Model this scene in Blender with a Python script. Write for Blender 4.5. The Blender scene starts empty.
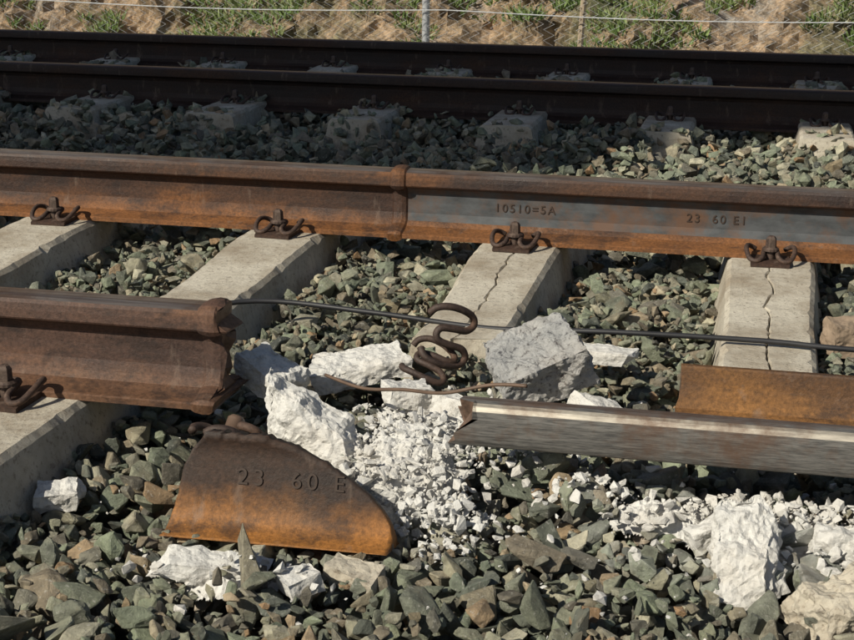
import bpy, bmesh, math, random
import numpy as np
from mathutils import Vector, Matrix, Euler, noise
R = random.Random(7)
scene = bpy.context.scene
col = scene.collection

# ------------------------------------------------------------------ helpers
def link(ob, parent=None):
    col.objects.link(ob)
    if parent: ob.parent = parent
    return ob

def mesh_obj(name, verts, faces, mats=(), parent=None, mat_idx=None, smooth=False):
    me = bpy.data.meshes.new(name)
    me.from_pydata([tuple(v) for v in verts], [], faces)
    for m in mats: me.materials.append(m)
    if mat_idx is not None:
        me.polygons.foreach_set('material_index', mat_idx)
    if smooth:
        me.polygons.foreach_set('use_smooth', [True]*len(me.polygons))
    me.update()
    bm = bmesh.new(); bm.from_mesh(me); bmesh.ops.recalc_face_normals(bm, faces=bm.faces); bm.to_mesh(me); bm.free()
    return link(bpy.data.objects.new(name, me), parent)

def tube_data(pts, r, n=8, radii=None):
    pts = [Vector(p) for p in pts]
    V, F = [], []
    up = Vector((0.13, 0.21, 1)).normalized()
    prev = None
    for i, p in enumerate(pts):
        t = (pts[min(i+1, len(pts)-1)] - pts[max(i-1, 0)]).normalized()
        a = (up - t*up.dot(t)) if prev is None else (prev - t*prev.dot(t))
        a.normalize(); prev = a
        b = t.cross(a)
        rr = radii[i] if radii else r
        for k in range(n):
            an = 2*math.pi*k/n
            V.append(p + (a*math.cos(an) + b*math.sin(an))*rr)
    for i in range(len(pts)-1):
        for k in range(n):
            F.append((i*n+k, i*n+(k+1) % n, (i+1)*n+(k+1) % n, (i+1)*n+k))
    F.append(tuple(range(n))); F.append(tuple(range((len(pts)-1)*n, len(pts)*n)))
    return V, F

def smooth_path(pts, sub=5):
    P = [Vector(p) for p in pts]; out = []
    for i in range(len(P)-1):
        p0 = P[max(i-1, 0)]; p1 = P[i]; p2 = P[i+1]; p3 = P[min(i+2, len(P)-1)]
        for s in range(sub):
            t = s/sub
            out.append(0.5*((2*p1)+(p2-p0)*t+(2*p0-5*p1+4*p2-p3)*t*t+(3*p1-p0-3*p2+p3)*t**3))
    out.append(P[-1]); return out

def merge(parts):
    V, F, M = [], [], []
    for v, f, m in parts:
        o = len(V); V += list(v); F += [tuple(i+o for i in q) for q in f]; M += [m]*len(f)
    return V, F, M

# ------------------------------------------------------------------ materials
def mk(name):
    m = bpy.data.materials.new(name); m.use_nodes = True
    nt = m.node_tree; b = nt.nodes['Principled BSDF']
    return m, nt, b
def N(nt, t, **kw):
    n = nt.nodes.new(t)
    for k, v in kw.items(): setattr(n, k, v)
    return n
def noise_n(nt, scale, detail=6, rough=0.6, mapping=None, dist=0):
    n = N(nt, 'ShaderNodeTexNoise'); n.inputs['Scale'].default_value = scale
    n.inputs['Detail'].default_value = detail; n.inputs['Roughness'].default_value = rough
    n.inputs['Distortion'].default_value = dist
    tc = N(nt, 'ShaderNodeTexCoord')
    src = tc.outputs['Object']
    if mapping:
        mp = N(nt, 'ShaderNodeMapping'); mp.inputs['Scale'].default_value = mapping
        nt.links.new(src, mp.inputs['Vector']); src = mp.outputs['Vector']
    nt.links.new(src, n.inputs['Vector'])
    return n.outputs['Fac']
def ramp(nt, fac, stops, interp='LINEAR'):
    r = N(nt, 'ShaderNodeValToRGB'); cr = r.color_ramp; cr.interpolation = interp
    while len(cr.elements) < len(stops): cr.elements.new(0.5)
    for e, (p, c) in zip(cr.elements, stops):
        e.position = p; e.color = (*c, 1) if len(c) == 3 else c
    nt.links.new(fac, r.inputs['Fac']); return r.outputs['Color']
def mix(nt, fac, a, b, mode='MIX'):
    m = N(nt, 'ShaderNodeMix', data_type='RGBA', blend_type=mode)
    for sock, v in ((m.inputs[0], fac), (m.inputs[6], a), (m.inputs[7], b)):
        if hasattr(v, 'links'): nt.links.new(v, sock)
        elif isinstance(v, (int, float)): sock.default_value = v
        else: sock.default_value = (*v, 1)
    return m.outputs[2]
def bump(nt, b, h, strength, dist):
    n = N(nt, 'ShaderNodeBump'); n.inputs['Strength'].default_value = strength
    n.inputs['Distance'].default_value = dist
    nt.links.new(h, n.inputs['Height'])
    nt.links.new(n.outputs['Normal'], b.inputs['Normal'])
def g(v): return (v, v, v)

def rust_mat(name, dark, mid, orange, lo=0.42, hi=0.62, footorange=0.5, rough=0.62, foot=True, fz=(0.055, 0.012)):
    m, nt, b = mk(name)
    n1 = noise_n(nt, 6, 9, 0.62, mapping=(0.5, 1, 1.5), dist=0.3)
    base = ramp(nt, n1, [(lo-0.1, dark), ((lo+hi)/2, mid), (hi+0.08, orange)])
    n2 = noise_n(nt, 150, 5, 0.7)
    spk = ramp(nt, n2, [(0.32, g(0.55)), (0.68, g(1.3))])
    c = mix(nt, 1.0, base, spk, 'MULTIPLY')
    if foot:
        tc = N(nt, 'ShaderNodeTexCoord'); sp = N(nt, 'ShaderNodeSeparateXYZ')
        nt.links.new(tc.outputs['Object'], sp.inputs[0])
        nz_ = noise_n(nt, 9, 8, 0.65, mapping=(0.8, 1, 0.8))
        ad = N(nt, 'ShaderNodeMath', operation='MULTIPLY_ADD'); nt.links.new(nz_, ad.inputs[0]); ad.inputs[1].default_value = 0.12
        nt.links.new(sp.outputs['Z'], ad.inputs[2])
        mr = N(nt, 'ShaderNodeMapRange'); mr.inputs[1].default_value = fz[0]+0.06; mr.inputs[2].default_value = fz[1]+0.06
        mr.inputs[3].default_value = 0; mr.inputs[4].default_value = footorange
        nt.links.new(ad.outputs[0], mr.inputs[0])
        oc = mix(nt, 1.0, orange, spk, 'MULTIPLY')
        c = mix(nt, mr.outputs[0], c, oc)
    n4 = noise_n(nt, 26, 6, 0.65, mapping=(1.2, 1, 0.3))
    d = ramp(nt, n4, [(0.58, g(0)), (0.70, g(0.45))])
    c = mix(nt, d, c, (0.20, 0.145, 0.11))
    n6 = noise_n(nt, 18, 6, 0.7, mapping=(0.7, 1, 1))
    c = mix(nt, ramp(nt, n6, [(0.53, g(0)), (0.64, g(0.65))]), c, (0.022, 0.014, 0.012))
    nt.links.new(c, b.inputs['Base Color'])
    nt.links.new(ramp(nt, n1, [(0.3, g(rough-0.16)), (0.65, g(rough+0.15))]), b.inputs['Roughness'])
    b.inputs['Metallic'].default_value = 0.15
    bump(nt, b, noise_n(nt, 110, 8, 0.75), 0.8, 0.002)
    return m

rustA = rust_mat('rust_brown', (0.024, 0.013, 0.011), (0.074, 0.034, 0.018), (0.25, 0.10, 0.030), 0.42, 0.72, 0.75)
rustB = rust_mat('rust_old', (0.038, 0.023, 0.020), (0.095, 0.050, 0.034), (0.23, 0.11, 0.050), 0.42, 0.74, 0.45)
rustO = rust_mat('rust_orange', (0.040, 0.020, 0.012), (0.12, 0.056, 0.020), (0.30, 0.14, 0.04), 0.40, 0.66, 0.6, foot=False)
rustFrag = rust_mat('rust_fragment', (0.020, 0.015, 0.013), (0.060, 0.032, 0.020), (0.34, 0.14, 0.030), 0.46, 0.76, 0.95, fz=(0.080, 0.010))
rustD = rust_mat('rust_dark', (0.014, 0.008, 0.007), (0.036, 0.019, 0.013), (0.08, 0.038, 0.02), 0.42, 0.7, 0.2)
rustClip = rust_mat('rust_clip', (0.035, 0.024, 0.020), (0.075, 0.046, 0.034), (0.14, 0.075, 0.045), 0.4, 0.66, 0, foot=False)

def steel_mat(name, a, b2, metallic, rough, streak=(0.3, 8, 8), sc=14, rustc=0.7):
    m, nt, b = mk(name)
    n1 = noise_n(nt, sc, 7, 0.65, mapping=streak)
    c = ramp(nt, n1, [(0.35, a), (0.62, b2)])
    n2 = noise_n(nt, 8, 8, 0.7)
    c = mix(nt, ramp(nt, n2, [(0.46, g(0)), (0.62, g(rustc))]), c, (0.12, 0.06, 0.032))
    nt.links.new(c, b.inputs['Base Color'])
    b.inputs['Metallic'].default_value = metallic; b.inputs['Roughness'].default_value = rough
    bump(nt, b, n1, 0.2, 0.001)
    return m
headtop = steel_mat('rail_running_surface', (0.13, 0.10, 0.085), (0.30, 0.26, 0.23), 0.7, 0.4)
headtopD = steel_mat('rail_running_surface_dull', (0.06, 0.038, 0.03), (0.13, 0.095, 0.085), 0.5, 0.42)
webblue = steel_mat('rail_mill_scale', (0.038, 0.042, 0.045), (0.085, 0.09, 0.095), 0.1, 0.6, (1.5, 3, 3), 10, 0.85)
polished = steel_mat('polished_steel', (0.075, 0.072, 0.07), (0.19, 0.18, 0.165), 0.3, 0.5, (0.8, 9, 9), 45, 0.75)
wornedge = steel_mat('worn_rail_edge', (0.26, 0.23, 0.19), (0.50, 0.45, 0.37), 0.3, 0.45, (0.8, 5, 5), 26, 0.75)
fracture = steel_mat('fracture_face', (0.05, 0.03, 0.02), (0.16, 0.10, 0.07), 0.3, 0.6, (20, 20, 20), 4)

def concrete(name, a, b2, speck, bs=0.6, bd=0.004, sc=40, stain=(0.30, 0.22, 0.15), st=0.35, sp=0.8):
    m, nt, b = mk(name)
    n1 = noise_n(nt, 7, 8, 0.65); c = ramp(nt, n1, [(0.3, a), (0.7, b2)])
    n2 = noise_n(nt, 90, 5, 0.75); c = mix(nt, ramp(nt, n2, [(0.54, g(0)), (0.64, g(sp))]), c, speck)
    n5 = noise_n(nt, 5.5, 8, 0.72)
    c = mix(nt, ramp(nt, n5, [(0.44, g(0)), (0.64, g(st))]), c, stain)
    nt.links.new(c, b.inputs['Base Color']); b.inputs['Roughness'].default_value = 0.9
    bump(nt, b, noise_n(nt, sc, 9, 0.74), bs, bd)
    return m
sleeperM = concrete('sleeper_concrete', (0.43, 0.38, 0.30), (0.62, 0.57, 0.47), (0.22, 0.185, 0.145), 0.9, 0.005, 55, (0.25, 0.19, 0.125), 0.65)
brokenM = concrete('broken_concrete', (0.62, 0.605, 0.57), (0.81, 0.795, 0.76), (0.34, 0.33, 0.315), 0.8, 0.008, 60, (0.42, 0.37, 0.30), 0.45, 0.6)
brokenM2 = concrete('broken_concrete_aggregate', (0.40, 0.40, 0.40), (0.80, 0.79, 0.76), (0.11, 0.11, 0.12), 1.0, 0.016, 75, sp=0.95)
blockerM = concrete('blocker_concrete', (0.32, 0.30, 0.28), (0.4, 0.38, 0.35), (0.25, 0.24, 0.22))  # only for the added shade blocker out of frame

m, nt, b = mk('ballast_stone'); ballastM = m
at = N(nt, 'ShaderNodeAttribute', attribute_name='rnd')
at2 = N(nt, 'ShaderNodeAttribute', attribute_name='dust')
K = 1.18
def kc(a, b_, c_): return (a*K*1.0, b_*K*1.0, c_*K*0.94)
c = ramp(nt, at.outputs['Fac'], [(0.0, kc(0.055, 0.060, 0.054)), (0.14, kc(0.15, 0.160, 0.12)), (0.26, kc(0.20, 0.225, 0.16)),
     (0.40, kc(0.10, 0.110, 0.096)), (0.54, kc(0.24, 0.24, 0.18)), (0.66, kc(0.21, 0.172, 0.125)), (0.76, kc(0.09, 0.085, 0.074)),
     (0.89, kc(0.38, 0.355, 0.275)), (0.96, kc(0.27, 0.165, 0.09)), (1.0, kc(0.13, 0.15, 0.115))])
v = noise_n(nt, 45, 7, 0.7); c = mix(nt, 1.0, c, ramp(nt, v, [(0.3, g(0.5)), (0.7, g(1.5))]), 'MULTIPLY')
v2 = noise_n(nt, 14, 5, 0.6); c = mix(nt, ramp(nt, v2, [(0.54, g(0)), (0.72, g(0.4))]), c, (0.27, 0.20, 0.125))
v3 = noise_n(nt, 170, 3, 0.6); c = mix(nt, ramp(nt, v3, [(0.60, g(0)), (0.70, g(0.45))]), c, (0.52, 0.50, 0.45))
mm = N(nt, 'ShaderNodeMath', operation='MULTIPLY'); nt.links.new(at2.outputs['Fac'], mm.inputs[0])
nt.links.new(ramp(nt, noise_n(nt, 30, 5, 0.6), [(0.35, g(0.2)), (0.6, g(1))]), mm.inputs[1])
c = mix(nt, mm.outputs[0], c, (0.66, 0.65, 0.61))
nt.links.new(c, b.inputs['Base Color']); b.inputs['Roughness'].default_value = 0.72
bump(nt, b, noise_n(nt, 60, 9, 0.74), 1.0, 0.008)

m, nt, b = mk('ground_gravel'); groundM = m
vo = N(nt, 'ShaderNodeTexVoronoi'); vo.inputs['Scale'].default_value = 24
tc = N(nt, 'ShaderNodeTexCoord'); nt.links.new(tc.outputs['Object'], vo.inputs['Vector'])
c = ramp(nt, noise_n(nt, 25, 8, 0.7), [(0.3, (0.03, 0.03, 0.027)), (0.7, (0.13, 0.125, 0.105))])
nt.links.new(c, b.inputs['Base Color']); b.inputs['Roughness'].default_value = 0.95
bump(nt, b, vo.outputs['Distance'], 1.0, 0.04)

m, nt, b = mk('hillside_earth'); hillM = m
n1 = noise_n(nt, 0.9, 8, 0.66)
c = ramp(nt, n1, [(0.36, (0.18, 0.18, 0.09)), (0.45, (0.32, 0.27, 0.16)), (0.50, (0.48, 0.35, 0.22)), (0.57, (0.58, 0.41, 0.26)), (0.66, (0.48, 0.42, 0.35))])
c = mix(nt, 1.0, c, ramp(nt, noise_n(nt, 8, 10, 0.76), [(0.38, g(0.4)), (0.60, g(1.3))]), 'MULTIPLY')
nt.links.new(c, b.inputs['Base Color']); b.inputs['Roughness'].default_value = 0.95
bump(nt, b, noise_n(nt, 6, 10, 0.72), 1.0, 0.10)

m, nt, b = mk('grass_blades'); grassM = m
at = N(nt, 'ShaderNodeAttribute', attribute_name='rnd')
c = ramp(nt, at.outputs['Fac'], [(0, (0.09, 0.15, 0.04)), (0.5, (0.18, 0.26, 0.08)), (0.8, (0.30, 0.34, 0.15)), (1, (0.52, 0.46, 0.30))])
nt.links.new(c, b.inputs['Base Color']); b.inputs['Roughness'].default_value = 0.7

def plain(name, c, rough=0.5, met=0.0):
    m, nt, b = mk(name)
    cc = mix(nt, 1.0, c, ramp(nt, noise_n(nt, 25, 5, 0.6), [(0.3, g(0.75)), (0.7, g(1.2))]), 'MULTIPLY')
    nt.links.new(cc, b.inputs['Base Color']); b.inputs['Roughness'].default_value = rough; b.inputs['Metallic'].default_value = met
    return m
galv = plain('galvanised_steel', (0.62, 0.63, 0.64), 0.45, 0.25)
cableM = plain('cable_sheath', (0.022, 0.022, 0.025), 0.5)
rodM = plain('rusty_rod', (0.12, 0.075, 0.05), 0.6)
letterM = plain('letter_rust', (0.045, 0.027, 0.018), 0.6)

# ------------------------------------------------------------------ rails
HS = 0.955
prof_half = [(75, 0), (75, 10), (72, 12), (45, 17.5), (25, 24), (13, 36), (8.6, 56), (8.2, 85), (9.2, 108), (14, 121), (22, 125.5), (34.5, 129.5),
             (36.5, 133), (36, 148), (34.5, 160), (31, 166.5), (24, 170), (12, 171.7)]
half = [(a/1000, b/1000*HS) for a, b in prof_half]
PROF = half + [(-a, b) for a, b in reversed(half)]
head_half = [(8.5, 100)] + [p for p in prof_half if p[1] > 115]
hh = [(a/1000, b/1000*HS) for a, b in head_half]
HEADP = hh + [(-a, b) for a, b in reversed(hh)]
inn = [(a if b < 0.115 else a*0.9, b if b < 0.115 else 0.115+(b-0.115)*0.9) for a, b in half]
PROFIN = inn + [(-a, b) for a, b in reversed(inn)]

def loft(prof, xs, ragL=0, ragR=0, seed=1, cap=1, classify=None, grow=None):
    n = len(prof); V = []; F = []; M = []
    for i, x in enumerate(xs):
        gr = grow[i] if grow else 0
        for k, (py, pz) in enumerate(prof):
            dx = 0
            if i == 0 and ragL: dx = ragL*noise.noise(Vector((py*40, pz*40, seed)))
            if i == len(xs)-1 and ragR: dx = ragR*noise.noise(Vector((py*40, pz*40, seed+9)))
            if gr:
                a = Vector(prof[(k+1) % n]) - Vector(prof[k-1]); nn = Vector((a.y, -a.x)).normalized()
                py2, pz2 = py+nn.x*gr, pz+nn.y*gr
            else: py2, pz2 = py, pz
            V.append((x+dx, py2, pz2))
    for i in range(len(xs)-1):
        for k in range(n):
            k2 = (k+1) % n
            F.append((i*n+k, i*n+k2, (i+1)*n+k2, (i+1)*n+k))
            zz = (prof[k][1]+prof[k2][1])/2/HS; yy = (prof[k][0]+prof[k2][0])/2
            M.append(classify(yy, zz) if classify else 0)
    for base in (0, (len(xs)-1)*n):
        for k in range(n//2-1):
            F.append((base+k, base+k+1, base+n-2-k, base+n-1-k)); M.append(cap)
    return V, F, M

def lin(a, b, st=0.12):
    k = max(2, int((b-a)/st)); return [a+(b-a)*i/k for i in range(k+1)]

def cls_top(yy, zz): return 2 if (zz > 0.164) else 0
def rail(name, x0, x1, y, mats, parent=None, classify=cls_top, z=0, **kw):
    V, F, M = loft(PROF, lin(x0, x1), classify=classify, **kw)
    ob = mesh_obj(name, V, F, mats, parent, M)
    ob.location = (0, y, z); return ob

def text_child(body, size, x, y, z, mat, parent, tilt=0, spacing=1.25, ext=0.0015):
    cu = bpy.data.curves.new('txt', 'FONT'); cu.body = body; cu.size = size; cu.extrude = ext; cu.space_character = spacing
    tmp = bpy.data.objects.new('txt', cu); col.objects.link(tmp)
    dg = bpy.context.evaluated_depsgraph_get(); dg.update()
    me = bpy.data.meshes.new_from_object(tmp.evaluated_get(dg))
    bpy.data.objects.remove(tmp); me.materials.clear(); me.materials.append(mat)
    ob = bpy.data.objects.new('embossed_lettering', me); link(ob, parent)
    ob.location = (x, y, z); ob.rotation_euler = (math.radians(90-tilt), 0, 0)
    return ob

YN, YF = 0.12, 1.507
WX = -0.318
far = rail('railway_rail', -9, WX, YF, (rustA, rustA, headtop))
def cls_blue(yy, zz):
    if zz > 0.164: return 2
    return 3 if (0.030 < zz < 0.125 and abs(yy) < 0.03) else 0
V, F, M = loft(PROF, lin(WX, 9), classify=cls_blue)
mesh_obj('new_rail_section', V, F, (rustA, rustA, headtop, webblue), far, M)
V, F, M = loft(PROF, [WX-0.020, WX-0.016, WX-0.006, WX+0.006, WX+0.016, WX+0.020], grow=[0.0005, 0.005, 0.008, 0.008, 0.005, 0.0005])
mesh_obj('weld_collar', V, F, (rustA, rustA), far, None)
text_child('10510=5A', 0.030, -0.075, -0.0095, 0.068, letterM, far, ext=0.001)
text_child('23  60 E1', 0.030, 0.40, -0.0095, 0.068, letterM, far, ext=0.001)
ZT2 = -0.055
for yy in (4.05, 5.557):
    rail('railway_rail', -12, 9, yy, (rustD, rustD, headtopD), z=ZT2)

LX = -0.288
brk = rail('broken_railway_rail', -6, LX, YN, (rustB, fracture, headtop), ragR=0.03, seed=3)
V, F, M = loft(PROF, [LX-0.040, LX-0.034, LX-0.02, LX-0.008, LX-0.003], grow=[0.0005, 0.004, 0.007, 0.006, 0.003], cap=1, ragR=0.012, seed=5)
mesh_obj('weld_collar', V, F, (rustB, fracture), brk, M)

HX, FX = 0.158, 0.470
V1, F1, M1 = loft(PROFIN, lin(FX, 7), classify=lambda y, z: 0, ragL=0.008, seed=11)
def cls_side(y, z):
    if z > 0.160 and y > 0.026: return 4
    if z > 0.128: return 2 if z > 0.15 else 3
    return 0
V2, F2, M2 = loft(HEADP, [HX, HX+0.012, HX+0.03]+lin(HX+0.05, 7, 0.1), classify=cls_side, ragL=0.05, seed=15)
V, F, M = merge([(V1, F1, 0), (V2, F2, 0)]); M = M1+M2
tip = mesh_obj('broken_railway_rail', V, F, (rustO, fracture, polished, headtop, wornedge), None, M)
tip.rotation_euler = (math.radians(90), 0, 0); tip.location = (0, 0.090, 0.053)

# rail fragment
def topf(t):
    pts = [(0, 0.10), (0.04, 0.13), (0.10, 0.152), (0.42, 0.150), (0.55, 0.138), (0.72, 0.112), (0.86, 0.082), (0.95, 0.055), (1.0, 0.022)]
    for (a, za), (b_, zb) in zip(pts, pts[1:]):
        if t <= b_: return za+(zb-za)*(t-a)/(b_-a)
    return pts[-1][1]
nx, nz = 60, 18
V = []; F = []
def fy(z, top, s):
    return s*(0.0085+0.045*math.exp(-(z/0.012)) + 0.014*max(0, (z-0.12)/0.03)**2)
for side in (-1, 1):
    for i in range(nx+1):
        t = i/nx; tp = topf(t)+0.003*noise.noise(Vector((t*30, 0, 1)))+0.002*noise.noise(Vector((t*90, 0, 1)))
        for j in range(nz+1):
            zz = tp*(j/nz)**1.4
            V.append((t*0.335 + (0.028*(zz/0.15) if t < 0.3 else 0)*(1-t/0.3) + 0.004*noise.noise(Vector((t*9, zz*60, 4))), fy(zz, tp, side), zz))
o = (nx+1)*(nz+1)
for i in range(nx):
    for j in range(nz):
        a = i*(nz+1)+j
        F.append((a, a+nz+1, a+nz+2, a+1)); F.append((a+o, a+o+1, a+o+nz+2, a+o+nz+1))
    a = i*(nz+1); F.append((a, a+o, a+o+nz+1, a+nz+1)); a += nz; F.append((a, a+nz+1, a+o+nz+1, a+o))
for j in range(nz):
    F.append((j, j+1, j+1+o, j+o)); a = nx*(nz+1)+j; F.append((a, a+o, a+o+1, a+1))
frag = mesh_obj('rail_fragment', V, F, (rustFrag,), None, None, True)
frag.location = (-0.245, -0.262, -0.080); frag.rotation_euler = (math.radians(-14), math.radians(0.5), math.radians(3))
text_child('23  60 E', 0.034, 0.100, -0.0092, 0.078, letterM, frag, 0, 1.4, 0.0015)

# ------------------------------------------------------------------ sleepers
def sleeper_data(y0, y1, yc, crack=False, seed=0, ragged0=False):
    ys = lin(y0, y1, 0.02)
    def dims(y):
        d = abs(y-yc); t = min(1, max(0, (d-0.15)/0.45)); t = t*t*(3-2*t)
        return -0.022+0.022*t, 0.088+0.009*t, 0.128+0.019*t
    parts = []
    halves = [(-1, 1)] if not crack else [(-1, 0), (0, 1)]
    for (sa, sb) in halves:
        V = []; F = []
        for i, y in enumerate(ys):
            top, wt, wb = dims(y)
            cx = 0.013*noise.noise(Vector((y*9, seed, 0)))+0.009*noise.noise(Vector((y*40, seed, 3)))+0.004*noise.noise(Vector((y*110, seed, 3)))
            gp = 0.0014+0.0014*noise.noise(Vector((y*30, seed, 8)))
            dy = 0.05*noise.noise(Vector((sa*3, seed, 5))) if (ragged0 and i == 0) else 0
            cl = 0.018*max(0, noise.noise(Vector((y*22, sa*5, seed)))-0.12)
            cr = 0.018*max(0, noise.noise(Vector((y*22, sa*5+9, seed)))-0.12)
            def jj(k): return 0.0018*noise.noise(Vector((y*25, k*3, seed)))
            if (sa, sb) == (-1, 1):
                xs_ = [(-wb, -0.21), (-wt-0.004, top-0.010-cl), (-wt+0.006+cl, top), (0, top+0.001), (wt-0.006-cr, top), (wt+0.004, top-0.010-cr), (wb, -0.21)]
            elif sa == -1:
                xs_ = [(-wb, -0.21), (-wt-0.004, top-0.010-cl), (-wt+0.006+cl, top), (cx-gp-0.002-cr*.4, top), (cx-gp, top-0.003-cr*.4), (cx-gp, -0.21)]
            else:
                xs_ = [(cx+gp, -0.21), (cx+gp, top-0.003), (cx+gp+0.002, top+0.001), (wt-0.006-cr, top), (wt+0.004, top-0.010-cr), (wb, -0.21)]
            for k, (a, z) in enumerate(xs_):
                V.append((a+jj(k), y+dy*(1 if z > -0.1 else 0.3)+(0.03*noise.noise(Vector((a*30, z*30, seed))) if (ragged0 and i == 0) else 0), z+jj(k+9)))
            n = len(xs_)
        for i in range(len(ys)-1):
            for k in range(n): F.append((i*n+k, i*n+(k+1) % n, (i+1)*n+(k+1) % n, (i+1)*n+k))
        F.append(tuple(range(n))); F.append(tuple(range((len(ys)-1)*n, len(ys)*n)))
        parts.append((V, F, 0))
    return merge(parts)

SLEEP = []
SP = 0.603
YC = 0.7535
def add_sleeper(x, y0, y1, yc, crack=False, ragged0=False, z=0, shear=0):
    V, F, M = sleeper_data(y0, y1, yc, crack, seed=int(x*10)+3, ragged0=ragged0)
    V = [(v[0]+shear*(1.5-v[1]), v[1], v[2]) for v in V]
    ob = mesh_obj('concrete_sleeper', V, F, (sleeperM,)); ob.location.x = x; ob.location.z = z
    SLEEP.append((x, y0, y1, z, shear)); return ob
for k in range(-8, 8):
    x = k*SP
    if k == 0: add_sleeper(x, 0.66, 2.06, YC, True, True)
    elif k == 1: add_sleeper(x+0.005, 0.36, 2.06, YC, True, True)
    elif k == -1: add_sleeper(x, -0.55, 2.06, YC, shear=-0.012)
    else: add_sleeper(x-(0.02 if k == -2 else 0), -0.55, 2.06, YC)
YC2 = 4.05+0.7535
Z2S = -0.018
for k in range(-13, 9):
    add_sleeper(k*SP+0.20, YC2-1.22, YC2+1.22, YC2, z=Z2S)

# ------------------------------------------------------------------ fastenings
hp = [(0, -0.083, 0.030), (0.012, -0.090, 0.030), (0.016, -0.115, 0.028), (0.018, -0.142, 0.021), (0.031, -0.156, 0.014), (0.047, -0.149, 0.017),
      (0.055, -0.122, 0.029), (0.055, -0.092, 0.035), (0.047, -0.070, 0.031), (0.034, -0.062, 0.0225)]
clip_path = smooth_path([(-x, y, z) for x, y, z in reversed(hp)][:-1]+hp, 4)
CV, CF = tube_data(clip_path, 0.0058, 8)
def rings(cx, cy, zr, n):
    V = []; F = []
    for (z, r) in zr:
        V += [(cx+r*math.cos(2*math.pi*i/n+.3), cy+r*math.sin(2*math.pi*i/n+.3), z) for i in range(n)]
    for j in range(len(zr)-1):
        F += [(j*n+i, j*n+(i+1) % n, (j+1)*n+(i+1) % n, (j+1)*n+i) for i in range(n)]
    F += [tuple(range(n)), tuple(range((len(zr)-1)*n, len(zr)*n))]
    return V, F
screwV, screwF = rings(0, -0.115, [(0.0, 0.011), (0.031, 0.011), (0.0315, 0.020), (0.036, 0.020), (0.040, 0.015)], 16)
sqV, sqF = rings(0, -0.115, [(0.039, 0.0135), (0.060, 0.0125), (0.065, 0.009), (0.067, 0.005)], 6)
plV = []; plF = []
for (yy, z0, z1) in ((-0.165, 0.001, 0.008), (-0.150, 0.001, 0.013), (-0.10, 0.001, 0.011), (-0.0775, 0.001, 0.012)):
    plV += [(-0.045, yy, z0), (-0.045, yy, z1), (0.045, yy, z1), (0.045, yy, z0)]
for i in range(3):
    for k in range(4): plF.append((i*4+k, i*4+(k+1) % 4, (i+1)*4+(k+1) % 4, (i+1)*4+k))
plF += [(0, 1, 2, 3), (12, 13, 14, 15)]
fV, fF, fM = merge([(CV, CF, 0), (screwV, screwF, 1), (sqV, sqF, 1), (plV, plF, 2)])
fast_me = None
def fastening(x, y, flip=False, mats=(rustClip, rustClip, rustD), z=0):
    global fast_me
    if fast_me is None:
        ob = mesh_obj('rail_fastening_clip', fV, fF, mats, None, fM); fast_me = ob.data
        for p in fast_me.polygons:
            p.use_smooth = p.material_index == 0
    else: ob = link(bpy.data.objects.new('rail_fastening_clip', fast_me))
    ob.location = (x, y, z); ob.rotation_euler = (0, 0, (math.pi if flip else 0)+R.uniform(-0.07, 0.07)); return ob
for k in range(-7, 7):
    xx = k*SP - (0.02 if k == -2 else 0)
    fastening(xx, YF); fastening(xx, YF, True)
    if k < 0:
        xn = xx-0.035 if k == -1 else xx
        fastening(xn, YN); fastening(xn, YN, True)
for k in range(-12, 8):
    for y in (4.05, 5.557):
        fastening(k*SP+0.20, y, z=Z2S-0.012); fastening(k*SP+0.20, y, True, z=Z2S-0.012)

CV2, CF2 = tube_data(clip_path, 0.0072, 8)
def loose_clip(name, loc, rot, s=1.0, screw=False):
    parts = [([Vector(v)-Vector((0, -0.115, 0.03)) for v in CV2], CF2, 0)]
    if screw:
        a, f_ = rings(0, 0, [(-0.09, 0.008), (-0.01, 0.011), (0.0, 0.011), (0.001, 0.022), (0.006, 0.022), (0.007, 0.015), (0.03, 0.014), (0.035, 0.008)], 8)
        parts.append(([Vector(v) for v in a], f_, 1))
    V, F, M = merge(parts)
    ob = mesh_obj(name, V, F, (rustClip, rodM), None, M, True)
    ob.location = loc; ob.rotation_euler = Euler([math.radians(a) for a in rot]); ob.scale = (s, s, s); return ob
loose_clip('dislodged_rail_clip', (0.045, 0.385, 0.058), (62, -70, 55), 0.95)
loose_clip('dislodged_rail_clip', (0.012, 0.360, 0.020), (12, -25, 80), 0.85)
loose_clip('dislodged_rail_clip', (-0.215, -0.075, 0.004), (25, 15, 130), 1.0, True)
loose_clip('dislodged_rail_clip', (-0.18, -0.04, -0.02), (-50, 40, 30), 1.0)

def tube_obj(name, pts, r, mat, n=8, sub=6):
    V, F = tube_data(smooth_path(pts, sub), r, n)
    return mesh_obj(name, V, F, (mat,), None, None, True)
tube_obj('lineside_cable', [(-2.6, 0.38, -0.04), (-1.2, 0.42, -0.03), (-0.85, 0.50, -0.025), (-0.62, 0.62, -0.01), (-0.45, 0.745, 0.002), (-0.2, 0.752, -0.008), (0.05, 0.742, -0.022), (0.3, 0.735, -0.010), (0.6, 0.745, -0.010),
          (0.8, 0.74, -0.014), (1.4, 0.77, -0.02), (2.5, 0.8, -0.02)], 0.0055, cableM)
tube_obj('bent_steel_rod', [(-0.14, 0.20, 0.028), (-0.06, 0.15, 0.026), (0.02, 0.105, 0.044), (0.10, 0.05, 0.062), (0.18, 0.03, 0.088), (0.24, 0.008, 0.098)], 0.003, rodM)

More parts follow.
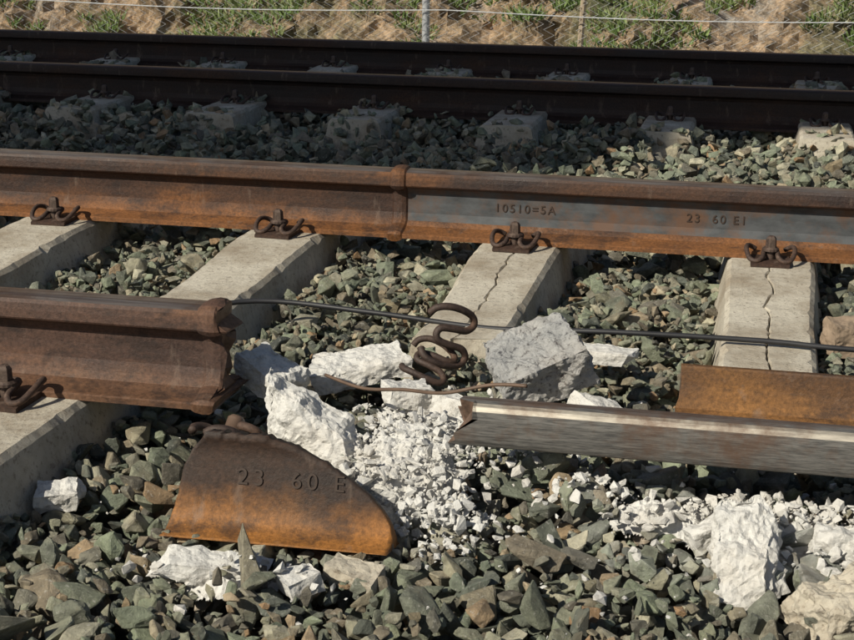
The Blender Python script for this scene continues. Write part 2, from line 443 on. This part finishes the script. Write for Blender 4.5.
# ------------------------------------------------------------------ broken concrete chunks
def chunk(name, pts, loc, rot=(0, 0, 0), mat=brokenM, disp=0.006, seed=0, s=1.0):
    bm = bmesh.new()
    for p in pts: bm.verts.new(Vector(p)*s)
    bmesh.ops.convex_hull(bm, input=bm.verts[:])
    bmesh.ops.delete(bm, geom=[v for v in bm.verts if not v.link_faces], context='VERTS')
    bmesh.ops.triangulate(bm, faces=bm.faces[:])
    for it in range(6):
        long = [e for e in bm.edges if e.calc_length() > 0.007]
        if not long or len(bm.faces) > 14000: break
        bmesh.ops.subdivide_edges(bm, edges=long, cuts=1); bmesh.ops.triangulate(bm, faces=bm.faces[:])
    bm.normal_update()
    ds = []
    for v in bm.verts:
        p = v.co*22+Vector((seed*7.1, 0, 0)); q = v.co*60+Vector((seed*3.1, 0, 0))
        rdg = abs(noise.noise(v.co*28+Vector((0, seed*5.3, 0))))
        ds.append(v.normal*(disp*1.6*noise.noise(p)-disp*0.9*rdg+disp*0.8*noise.noise(q)+disp*0.45*noise.noise(v.co*150)))
    for v, d in zip(bm.verts, ds): v.co += d
    me = bpy.data.meshes.new(name); bm.to_mesh(me); bm.free(); me.materials.append(mat)
    ob = link(bpy.data.objects.new(name, me)); ob.location = loc; ob.rotation_euler = Euler([math.radians(a) for a in rot]); return ob
def boxpts(sx, sy, sz, j=0.15, seed=0, taper=0.0):
    r = random.Random(seed); out = []
    for a in (-1, 1):
        for b_ in (-1, 1):
            for c_ in (-1, 1):
                t = 1-taper*(c_ > 0)
                out.append((a*sx/2*t*(1+r.uniform(-j, j)), b_*sy/2*t*(1+r.uniform(-j, j)), c_*sz/2*(1+r.uniform(-j, j))))
    for _ in range(3):
        v = Vector([r.uniform(-1, 1) for _ in range(3)]).normalized(); out.append((v.x*sx*.56, v.y*sy*.56, v.z*sz*.56))
    return out
NM = 'broken_concrete_chunk'
chunk(NM, boxpts(0.160, 0.125, 0.080, 0.12, 3), (0.215, 0.30, 0.045), (18, -20, 24), brokenM2, 0.007, 1)
chunk(NM, boxpts(0.17, 0.10, 0.035, 0.28, 5), (-0.13, 0.42, -0.02), (8, -8, 18), brokenM, 0.005, 2)
chunk(NM, [(-0.13, 0.03, 0.115), (-0.10, -0.03, 0.10), (-0.10, 0.07, 0.02), (-0.11, -0.03, -0.03), (0.09, -0.04, -0.05), (0.10, 0.05, -0.05), (0.06, -0.02, 0.01), (0.05, 0.06, 0.02), (-0.04, 0.0, 0.070), (-0.02, -0.05, -0.05)],
      (-0.100, 0.02, -0.010), (0, 0, -12), brokenM, 0.007, 3, 0.80)
chunk(NM, boxpts(0.10, 0.08, 0.055, 0.25, 9), (-0.245, 0.22, 0.015), (10, 15, -30), brokenM, 0.006, 4)
chunk(NM, boxpts(0.09, 0.06, 0.035, 0.25, 11), (0.00, 0.24, -0.005), (4, 8, 30), brokenM, 0.005, 5)
chunk(NM, boxpts(0.07, 0.06, 0.04, 0.25, 13), (0.09, 0.20, -0.01), (-12, 5, -20), brokenM, 0.005, 6)
chunk(NM, boxpts(0.17, 0.06, 0.02, 0.25, 14), (0.27, 0.62, -0.02), (4, 2, -6), brokenM, 0.003, 7)
chunk(NM, boxpts(0.07, 0.06, 0.04, 0.2, 15), (0.325, 0.27, -0.02), (4, 20, 40), brokenM, 0.004, 8)
chunk(NM, [(-0.045, 0.05, 0.072), (0.02, 0.06, 0.068), (0.040, 0.03, 0.048), (-0.055, -0.085, -0.05), (0.04, -0.09, -0.07), (0.055, -0.02, -0.04), (-0.05, 0.06, -0.05), (0.05, 0.08, -0.05), (-0.05, -0.02, 0.025), (0.02, -0.06, 0.002)],
      (0.59, -0.205, -0.050), (0, 0, 4), brokenM, 0.008, 9, 0.92)
chunk(NM, boxpts(0.13, 0.11, 0.06, 0.25, 21, 0.3), (0.715, -0.30, -0.07), (14, -14, 30), sleeperM, 0.008, 10)
chunk(NM, boxpts(0.07, 0.06, 0.04, 0.25, 22), (0.72, -0.13, -0.055), (-8, 10, 10), brokenM, 0.006, 11)
chunk(NM, boxpts(0.15, 0.045, 0.025, 0.25, 23), (-0.13, -0.385, -0.072), (14, 8, 8), brokenM, 0.004, 12)
chunk(NM, boxpts(0.05, 0.04, 0.025, 0.2, 24), (0.0, -0.41, -0.068), (4, -8, 50), brokenM, 0.003, 13)
chunk(NM, boxpts(0.07, 0.05, 0.03, 0.25, 25), (-0.47, -0.17, -0.08), (12, -4, 20), brokenM, 0.005, 14)
chunk(NM, boxpts(0.07, 0.04, 0.025, 0.25, 26), (0.06, -0.36, -0.075), (6, 8, -12), sleeperM, 0.003, 15)
chunk(NM, boxpts(0.06, 0.045, 0.035, 0.25, 27), (0.05, 0.06, -0.03), (16, 6, 20), brokenM, 0.005, 16)
chunk(NM, boxpts(0.05, 0.04, 0.035, 0.25, 28), (0.53, -0.13, -0.065), (6, -16, 20), brokenM, 0.005, 17)
chunk('brown_boulder', boxpts(0.09, 0.08, 0.07, 0.2, 31, 0.2), (0.765, 0.90, -0.035), (6, 8, 20), plain('brown_rock', (0.27, 0.20, 0.14), 0.9), 0.004, 18)

# ------------------------------------------------------------------ ballast by dropping stones on a height map
def stone_variant(seed, bev):
    r = random.Random(seed); bm = bmesh.new()
    n = r.randint(9, 15)
    fl = r.uniform(0.5, 0.75); wd = r.uniform(0.65, 0.95)
    for _ in range(n):
        v = Vector([r.gauss(0, 1) for _ in range(3)]).normalized()
        mx = max(abs(c) for c in v); v = v*(0.55+0.45/mx*0.75)*r.uniform(0.80, 1.07)
        bm.verts.new((v.x, v.y*wd, v.z*fl))
    bmesh.ops.convex_hull(bm, input=bm.verts[:])
    bmesh.ops.delete(bm, geom=[v for v in bm.verts if not v.link_faces], context='VERTS')
    bmesh.ops.dissolve_limit(bm, angle_limit=0.25, verts=bm.verts[:], edges=bm.edges[:])
    if bev:
        bmesh.ops.bevel(bm, geom=bm.edges[:], offset=0.05, segments=1, affect='EDGES', profile=0.5, clamp_overlap=True)
        bmesh.ops.triangulate(bm, faces=bm.faces[:])
        lg = [e for e in bm.edges if e.calc_length() > 0.35]
        bmesh.ops.subdivide_edges(bm, edges=lg, cuts=1)
        bmesh.ops.triangulate(bm, faces=bm.faces[:])
        for v in bm.verts:
            v.co *= 1+0.10*noise.noise(v.co*2.3+Vector((seed, 0, 0)))+0.06*noise.noise(v.co*6+Vector((seed, 4, 0)))
    bmesh.ops.triangulate(bm, faces=bm.faces[:])
    bm.verts.ensure_lookup_table()
    vs = np.array([v.co[:] for v in bm.verts], dtype=np.float32)
    fs = np.array([[v.index for v in f.verts] for f in bm.faces], dtype=np.int32)
    bm.free(); vs -= vs.mean(0); return vs, fs
VARB = [stone_variant(i+1, True) for i in range(40)]
VARS = [stone_variant(i+101, False) for i in range(24)]

G0x, G0y, GS = -6.6, -1.4, 0.0125
GW, GH = int(10.6/GS), int(8.4/GS)
def target(x, y):
    if y < 1.5: t = -0.055
    elif y < 2.2: t = -0.045
    elif y < 3.3: t = -0.045+0.028*(y-2.2)/1.1
    else: t = -0.017
    if 4.0 < y < 6.1: t = -0.035
    if y < -0.12: t = -0.082
    if y > 6.1: t = -0.10-(y-6.1)*0.35
    if y < -0.9: t = -0.082-(-0.9-y)*0.3
    t += 0.022*noise.noise(Vector((x*2.2, y*2.2, 0)))+0.020*noise.noise(Vector((x*7, y*7, 4)))*(0.5 if y > 3.2 else 1)
    t -= 0.05*math.exp(-(((x+0.30)/0.20)**2+((y-0.08)/0.16)**2))
    t -= 0.03*math.exp(-(((x+0.40)/0.11)**2+((y+0.18)/0.2)**2))
    if y > 1.8: t += 0.025*math.exp(-(((x-0.7)/0.7)**2+((y-2.7)/0.6)**2))
    return t
H = np.full((GW, GH), -0.19, dtype=np.float32)
yy_ = G0y+np.arange(GH)*GS
base = np.where(yy_ < -0.9, -0.19-(-0.9-yy_)*0.3, np.where(yy_ > 6.1, -0.19-(yy_-6.1)*0.35, -0.17)).astype(np.float32)
H[:] = base[None, :]
for (sx, y0, y1, sz, shr) in SLEEP:
    for j in range(max(0, int((y0-G0y)/GS)), min(GH, int((y1-G0y)/GS))):
        cx = sx+shr*(1.5-(G0y+j*GS))
        wd_ = 0.10 if sz == 0 else 0.07
        i0 = int((cx-wd_-G0x)/GS); i1 = int((cx+wd_-G0x)/GS)
        if i1 < 0 or i0 >= GW: continue
        yj = G0y+j*GS
        if sz < 0 and not (3.74 < yj < 3.93): H[max(0, i0):i1, j] = -0.05
        else: H[max(0, i0):i1, j] = 0.5
def drop(xy_sampler, count, size_fn, store, tgt, kind, embed=0.45):
    for _ in range(count):
        x, y = xy_sampler(); s = size_fn(y)
        i = int((x-G0x)/GS); j = int((y-G0y)/GS); k = max(1, int(s*0.72/GS))
        if i-k < 0 or j-k < 0 or i+k+1 >= GW or j+k+1 >= GH: continue
        sub = H[i-k:i+k+1, j-k:j+k+1]
        mxv = sub.max()
        if mxv > 0.3: continue
        mean = sub.mean()
        tg = tgt(x, y)
        if mean > tg-0.2*s: continue
        z = 0.5*mean+0.5*mxv+embed*s*0.7
        if z > tg+0.025+0.25*s: continue
        xi = (np.arange(-k, k+1)*GS)
        d2 = (xi[:, None]**2+xi[None, :]**2)/(s*0.85)**2
        top = z+s*0.5*np.sqrt(np.clip(1-d2, 0, 1))-np.where(d2 > 1, 9, 0)
        np.maximum(sub, top, out=sub)
        store.append((x, y, z, s, kind))
def samp():
    while True:
        d = R.uniform(1.0, 9.2)
        if R.random() < (2.1+0.6*d)/7.6:
            return R.uniform(0.574-0.53*d-1.0, 0.574+0.075*d+1.1), d-2.245
def sampnear():
    y = R.uniform(-0.9, 1.5); d = y+2.245
    return R.uniform(0.574-0.53*d-0.2, 0.574+0.075*d+0.2), y
def size(y):
    u = R.random()
    s = 0.016+0.021*u**1.1 if u < 0.87 else R.uniform(0.033, 0.047)
    return s*(1.0 if y < 1.6 else 0.92)
stones = []
drop(samp, 72000, size, stones, target, 0)
drop(sampnear, 12000, lambda y: R.uniform(0.008, 0.018), stones, lambda x, y: target(x, y)-0.004, 0)
print('STONES', len(stones))

DUST = [(0.03, -0.02, 0.20), (0.04, -0.17, 0.16), (0.50, -0.10, 0.2), (0.72, -0.16, 0.18), (0.1, 0.27, 0.18), (-0.1, -0.36, 0.1)]
def build_stones(name, stones, mat, dusty=True, seed=3):
    rs = np.random.RandomState(seed)
    Vs, Fs, A, D = [], [], [], []; off = 0
    for (x, y, z, s, kind) in stones:
        near = (y < 1.4) and kind == 0
        vs, fs = (VARB if near else VARS)[rs.randint(40 if near else 24)]
        eul = Euler((rs.uniform(-0.6, 0.6), rs.uniform(-0.6, 0.6), rs.uniform(0, 6.28))) if rs.rand() < 0.65 else Euler((rs.uniform(0, 6.28), rs.uniform(0, 6.28), rs.uniform(0, 6.28)))
        Mx = np.array(eul.to_matrix(), dtype=np.float32)
        sc = s*np.array([rs.uniform(0.9, 1.4), rs.uniform(0.8, 1.15), rs.uniform(0.75, 1.2)], dtype=np.float32)
        v = (vs*sc) @ Mx.T + np.array([x, y, z], dtype=np.float32)
        Vs.append(v); Fs.append(fs+off); off += len(v)
        A.append(np.full(len(v), rs.rand(), dtype=np.float32))
        d = max([math.exp(-((x-a)**2+(y-b_)**2)/(r_*0.7)**2) for a, b_, r_ in DUST]) if dusty else 0
        D.append(np.full(len(v), d*rs.uniform(0.0, 1.0), dtype=np.float32))
    Vs = np.concatenate(Vs); Fs = np.concatenate(Fs)
    me = bpy.data.meshes.new(name); me.vertices.add(len(Vs)); me.vertices.foreach_set('co', Vs.ravel())
    me.loops.add(Fs.size); me.loops.foreach_set('vertex_index', Fs.ravel())
    me.polygons.add(len(Fs)); me.polygons.foreach_set('loop_start', np.arange(0, Fs.size, 3, dtype=np.int32))
    me.polygons.foreach_set('loop_total', np.full(len(Fs), 3, dtype=np.int32))
    me.update(calc_edges=True)
    for nme, arr in (('rnd', A), ('dust', D)):
        a = me.attributes.new(nme, 'FLOAT', 'POINT'); a.data.foreach_set('value', np.concatenate(arr))
    me.materials.append(mat); me.validate()
    me.polygons.foreach_set('use_smooth', [False]*len(me.polygons))
    print(name, len(Fs))
    return link(bpy.data.objects.new(name, me))
build_stones('ballast_gravel', stones, ballastM)

# crushed concrete powder: low mounds
def mound(cx, cy, rx, ry, h, seed):
    n = 110; V = []; F = []
    for i in range(n+1):
        for j in range(n+1):
            u, v = -1+2*i/n, -1+2*j/n
            x, y = cx+u*rx*1.3, cy+v*ry*1.3
            rr = math.sqrt(u*u+v*v)*1.3
            fo = max(0, 1-rr**2*(1+0.5*noise.noise(Vector((x*14, y*14, seed)))))
            z = target(x, y)-0.03+h*fo**0.7+0.012*noise.noise(Vector((x*45, y*45, seed)))*fo**.3+0.005*noise.noise(Vector((x*160, y*160, seed)))
            V.append((x, y, z if fo > 0 else -0.13))
    for i in range(n):
        for j in range(n):
            a = i*(n+1)+j
            q = (a, a+n+1, a+n+2, a+1)
            if all(V[k][2] > -0.129 for k in q): F.append(q)
    return V, F
parts = []
for sd_, (cx, cy, rx, ry, h) in enumerate(((0.04, -0.01, 0.10, 0.17, 0.074), (0.03, -0.15, 0.06, 0.09, 0.060), (0.06, 0.22, 0.12, 0.09, 0.055), (0.64, -0.10, 0.16, 0.05, 0.048), (0.46, -0.07, 0.10, 0.04, 0.046), (-0.13, -0.38, 0.09, 0.04, 0.038))):
    v_, f_ = mound(cx, cy, rx, ry, h, sd_*5); parts.append((v_, f_, 0))
V, F, M = merge(parts); mesh_obj('crushed_concrete_powder', V, F, (brokenM,), None, None, False)

H[int((-0.27-G0x)/GS):int((0.12-G0x)/GS), int((-0.345-G0y)/GS):int((-0.20-G0y)/GS)] = 0.5
rub = []
def blob(cx, cy, rx, ry):
    def f():
        return R.gauss(cx, rx), R.gauss(cy, ry)
    return f
t2 = lambda x, y: target(x, y)+0.035
for (cx, cy, rx, ry, n_) in ((0.05, -0.02, 0.05, 0.09, 1300), (0.14, -0.17, 0.04, 0.04, 160), (0.06, 0.23, 0.08, 0.06, 350), (0.46, -0.07, 0.10, 0.025, 160),
                         (0.66, -0.08, 0.10, 0.03, 240), (0.75, -0.16, 0.05, 0.04, 90), (-0.12, -0.40, 0.07, 0.02, 50), (0.15, 0.08, 0.08, 0.04, 120), (0.3, 0.0, 0.4, 0.3, 160)):
    drop(blob(cx, cy, rx, ry), n_*2, lambda y: 0.002+0.013*R.random()**3, rub, t2, 1, 0.5)
build_stones('concrete_rubble', rub, brokenM, False, 9)

# ------------------------------------------------------------------ ground sheet and hillside
profy = [(-400, -1.2), (-3.2, -1.2), (-1.7, -0.46), (-0.9, -0.19), (0.0, -0.175), (6.1, -0.175), (7.0, -0.5), (8.0, -0.62), (8.9, -0.65), (400, -0.7)]
V = []; F = []
for (y, z) in profy: V += [(-400, y, z), (400, y, z)]
for i in range(len(profy)-1): F.append((i*2, i*2+1, i*2+3, i*2+2))
mesh_obj('ground', V, F, (groundM,))
V = []; F = []
nxh, nyh = 700, 130
for i in range(nxh+1):
    x = -24+38*i/nxh
    for j in range(nyh+1):
        t = j/nyh; y = 8.3+9*t**1.8; z = -0.72+8.5*t**1.4
        p = Vector((x*0.5, y*0.5, z*0.5))
        d = 0.35*noise.fractal(p*1.3, 1.0, 2.0, 5)+0.16*noise.fractal(p*5, 0.6, 2.0, 5)-0.22*abs(noise.noise(p*6+Vector((3, 1, 0))))-0.08*abs(noise.noise(p*15))
        w = min(1, t*14+0.25)
        V.append((x, y-d*w*0.8, z+d*w*0.4))
for i in range(nxh):
    for j in range(nyh):
        a = i*(nyh+1)+j; F.append((a, a+nyh+1, a+nyh+2, a+1))
mesh_obj('hillside', V, F, (hillM,), None, None, False)
HV = V
gv = []; gf = []; ga = []
cl = 0
while cl < 4200:
    i = R.randint(int(nxh*0.36), int(nxh*0.72)); j = int(R.random()**1.2*44)
    c0 = Vector(HV[i*(nyh+1)+j]); cl += 1
    if noise.noise(Vector((c0.x*0.7, c0.z*1.0, 7)))+0.35*noise.noise(Vector((c0.x*4, c0.z*4, 2))) < -0.02-0.06*(c0.x+2): continue
    tone = R.random(); rad = R.uniform(0.03, 0.12); hh_ = R.uniform(0.04, 0.11)
    for _ in range(int(26*rad/0.07)):
        a_ = R.uniform(0, 6.28); q = rad*math.sqrt(R.random())
        p = c0+Vector((q*math.cos(a_), q*math.sin(a_)*.5-0.02, R.uniform(-0.03, 0.02)))
        h = hh_*R.uniform(0.4, 1.1); an = R.uniform(0, 6.28); w = R.uniform(0.005, 0.011)
        dx, dy = math.cos(an), math.sin(an); o = len(gv); lx, ly = math.cos(a_)*R.uniform(0, .08), math.sin(a_)*R.uniform(0, .05)-0.02
        gv += [p+Vector((-dx*w, -dy*w, 0)), p+Vector((dx*w, dy*w, 0)), p+Vector((lx*.5+dx*w*.7, ly*.5, h*.6)), p+Vector((lx*.5-dx*w*.7, ly*.5, h*.6)), p+Vector((lx*1.2, ly*1.2, h))]
        gf += [(o, o+1, o+2, o+3), (o+3, o+2, o+4)]; ga += [min(1, max(0, 0.6*tone+0.4*R.random()))]*5
me = bpy.data.meshes.new('hillside_scrub'); me.from_pydata([tuple(v) for v in gv], [], gf); me.materials.append(grassM)
a = me.attributes.new('rnd', 'FLOAT', 'POINT'); a.data.foreach_set('value', ga)
link(bpy.data.objects.new('hillside_scrub', me))

# ------------------------------------------------------------------ chain-link fence
fence = bpy.data.objects.new('chain_link_fence', None); link(fence)
FY = 7.75; parts = []
cell = 0.07; zb, zt = -0.55, 1.2
xs0 = -10.0; k = 0
while xs0+k*cell < 5:
    x = xs0+k*cell; pts = []
    nn = int((zt-zb)/(cell*0.5))
    for q in range(nn+1):
        pts.append((x+(cell/2 if q % 2 else -cell/2)*0.98, FY+(0.002 if q % 2 else -0.002), zb+q*cell/2))
    v_, f_ = tube_data(pts, 0.0026, 3); parts.append((v_, f_, 0)); k += 1
V, F, M = merge(parts); mesh_obj('wire_mesh', V, F, (galv,), fence)
parts = []
for z, sag in ((0.12, 0.03), (1.19, 0.02), (-0.5, 0.02)):
    pts = [(x, FY-0.012, z-sag*abs(math.sin((x+1.5)*math.pi/3.0))) for x in np.linspace(-10, 5, 70)]
    v_, f_ = tube_data(pts, 0.0035, 5); parts.append((v_, f_, 0))
V, F, M = merge(parts); mesh_obj('tension_wires', V, F, (galv,), fence)
for px in (-7.67, -4.77, -1.65, 1.43, 4.43):
    V, F = rings(px, FY+0.035, [(-0.75, 0.026), (1.3, 0.026), (1.33, 0.01)], 14)
    mesh_obj('fence_post', V, F, (galv,), fence, None, True)
V, F = tube_data([(-0.66, FY+0.06, -0.7), (-0.62, FY+0.06, 0.2), (-0.58, FY+0.05, 1.15)], 0.02, 8)
mesh_obj('timber_stake', V, F, (plain('weathered_timber', (0.33, 0.26, 0.18), 0.9),), fence)

# ------------------------------------------------------------------ added shade blocker, out of frame
el = math.radians(37); az = Vector((0.6, 0.8))
BH = 8.0; sh = BH/math.tan(el)
poly = [(-14, 1.95), (-0.85, 1.95), (-0.35, 2.75), (0.45, 3.83), (14, 3.85), (14, 6.6), (-14, 6.6)]  # outline of the shade wanted on the far track
poly = [(x-az.x*sh, y-az.y*sh) for x, y in poly]
shade_blocker = bpy.data.objects.new('far_track_shade_blocker', None); link(shade_blocker)  # unseen structure, added only to shade the far track
n = len(poly)
V = [(x, y, BH) for x, y in poly]+[(x, y, BH+0.35) for x, y in poly]
F = [tuple(range(n)), tuple(range(n, 2*n))]+[(i, (i+1) % n, n+(i+1) % n, n+i) for i in range(n)]
mesh_obj('shade_slab', V, F, (blockerM,), shade_blocker)  # slab shaped to cast that shade outline
for px in (-17.0, 6.2):
    V, F = rings(px, -3.6, [(-1.2, 0.5), (BH, 0.5)], 24); mesh_obj('slab_support', V, F, (blockerM,), shade_blocker, None, False)  # made-up supports for the added slab

# ------------------------------------------------------------------ light, sky, camera
w = bpy.data.worlds.new('World'); scene.world = w; w.use_nodes = True
nt = w.node_tree; bg = nt.nodes['Background']
sky = nt.nodes.new('ShaderNodeTexSky'); sky.sky_type = 'NISHITA'; sky.sun_disc = False
sky.sun_elevation = el; sky.sun_rotation = math.radians(216.9)
nt.links.new(sky.outputs[0], bg.inputs[0]); bg.inputs[1].default_value = 0.062
sd = bpy.data.lights.new('sun', 'SUN'); sd.energy = 5.0; sd.angle = math.radians(0.5); sd.color = (1, 0.94, 0.80)
so = link(bpy.data.objects.new('sun', sd)); d = Vector((0.6*math.cos(el), 0.8*math.cos(el), -math.sin(el)))
so.rotation_euler = d.to_track_quat('-Z', 'Y').to_euler(); so.location = (-5, -8, 9)

cd = bpy.data.cameras.new('camera'); cd.sensor_width = 36; cd.lens = 64.9; cd.clip_start = 0.05; cd.clip_end = 1500
co = link(bpy.data.objects.new('camera', cd))
mtx = Matrix.Rotation(math.radians(12.35), 4, 'Z') @ Matrix.Rotation(math.radians(90-15.35), 4, 'X') @ Matrix.Rotation(math.radians(0.6), 4, 'Z')
mtx.translation = (0.574, -2.245, 0.826); co.matrix_world = mtx
scene.camera = co
scene.view_settings.view_transform = 'Standard'; scene.view_settings.look = 'None'; scene.view_settings.exposure = 0
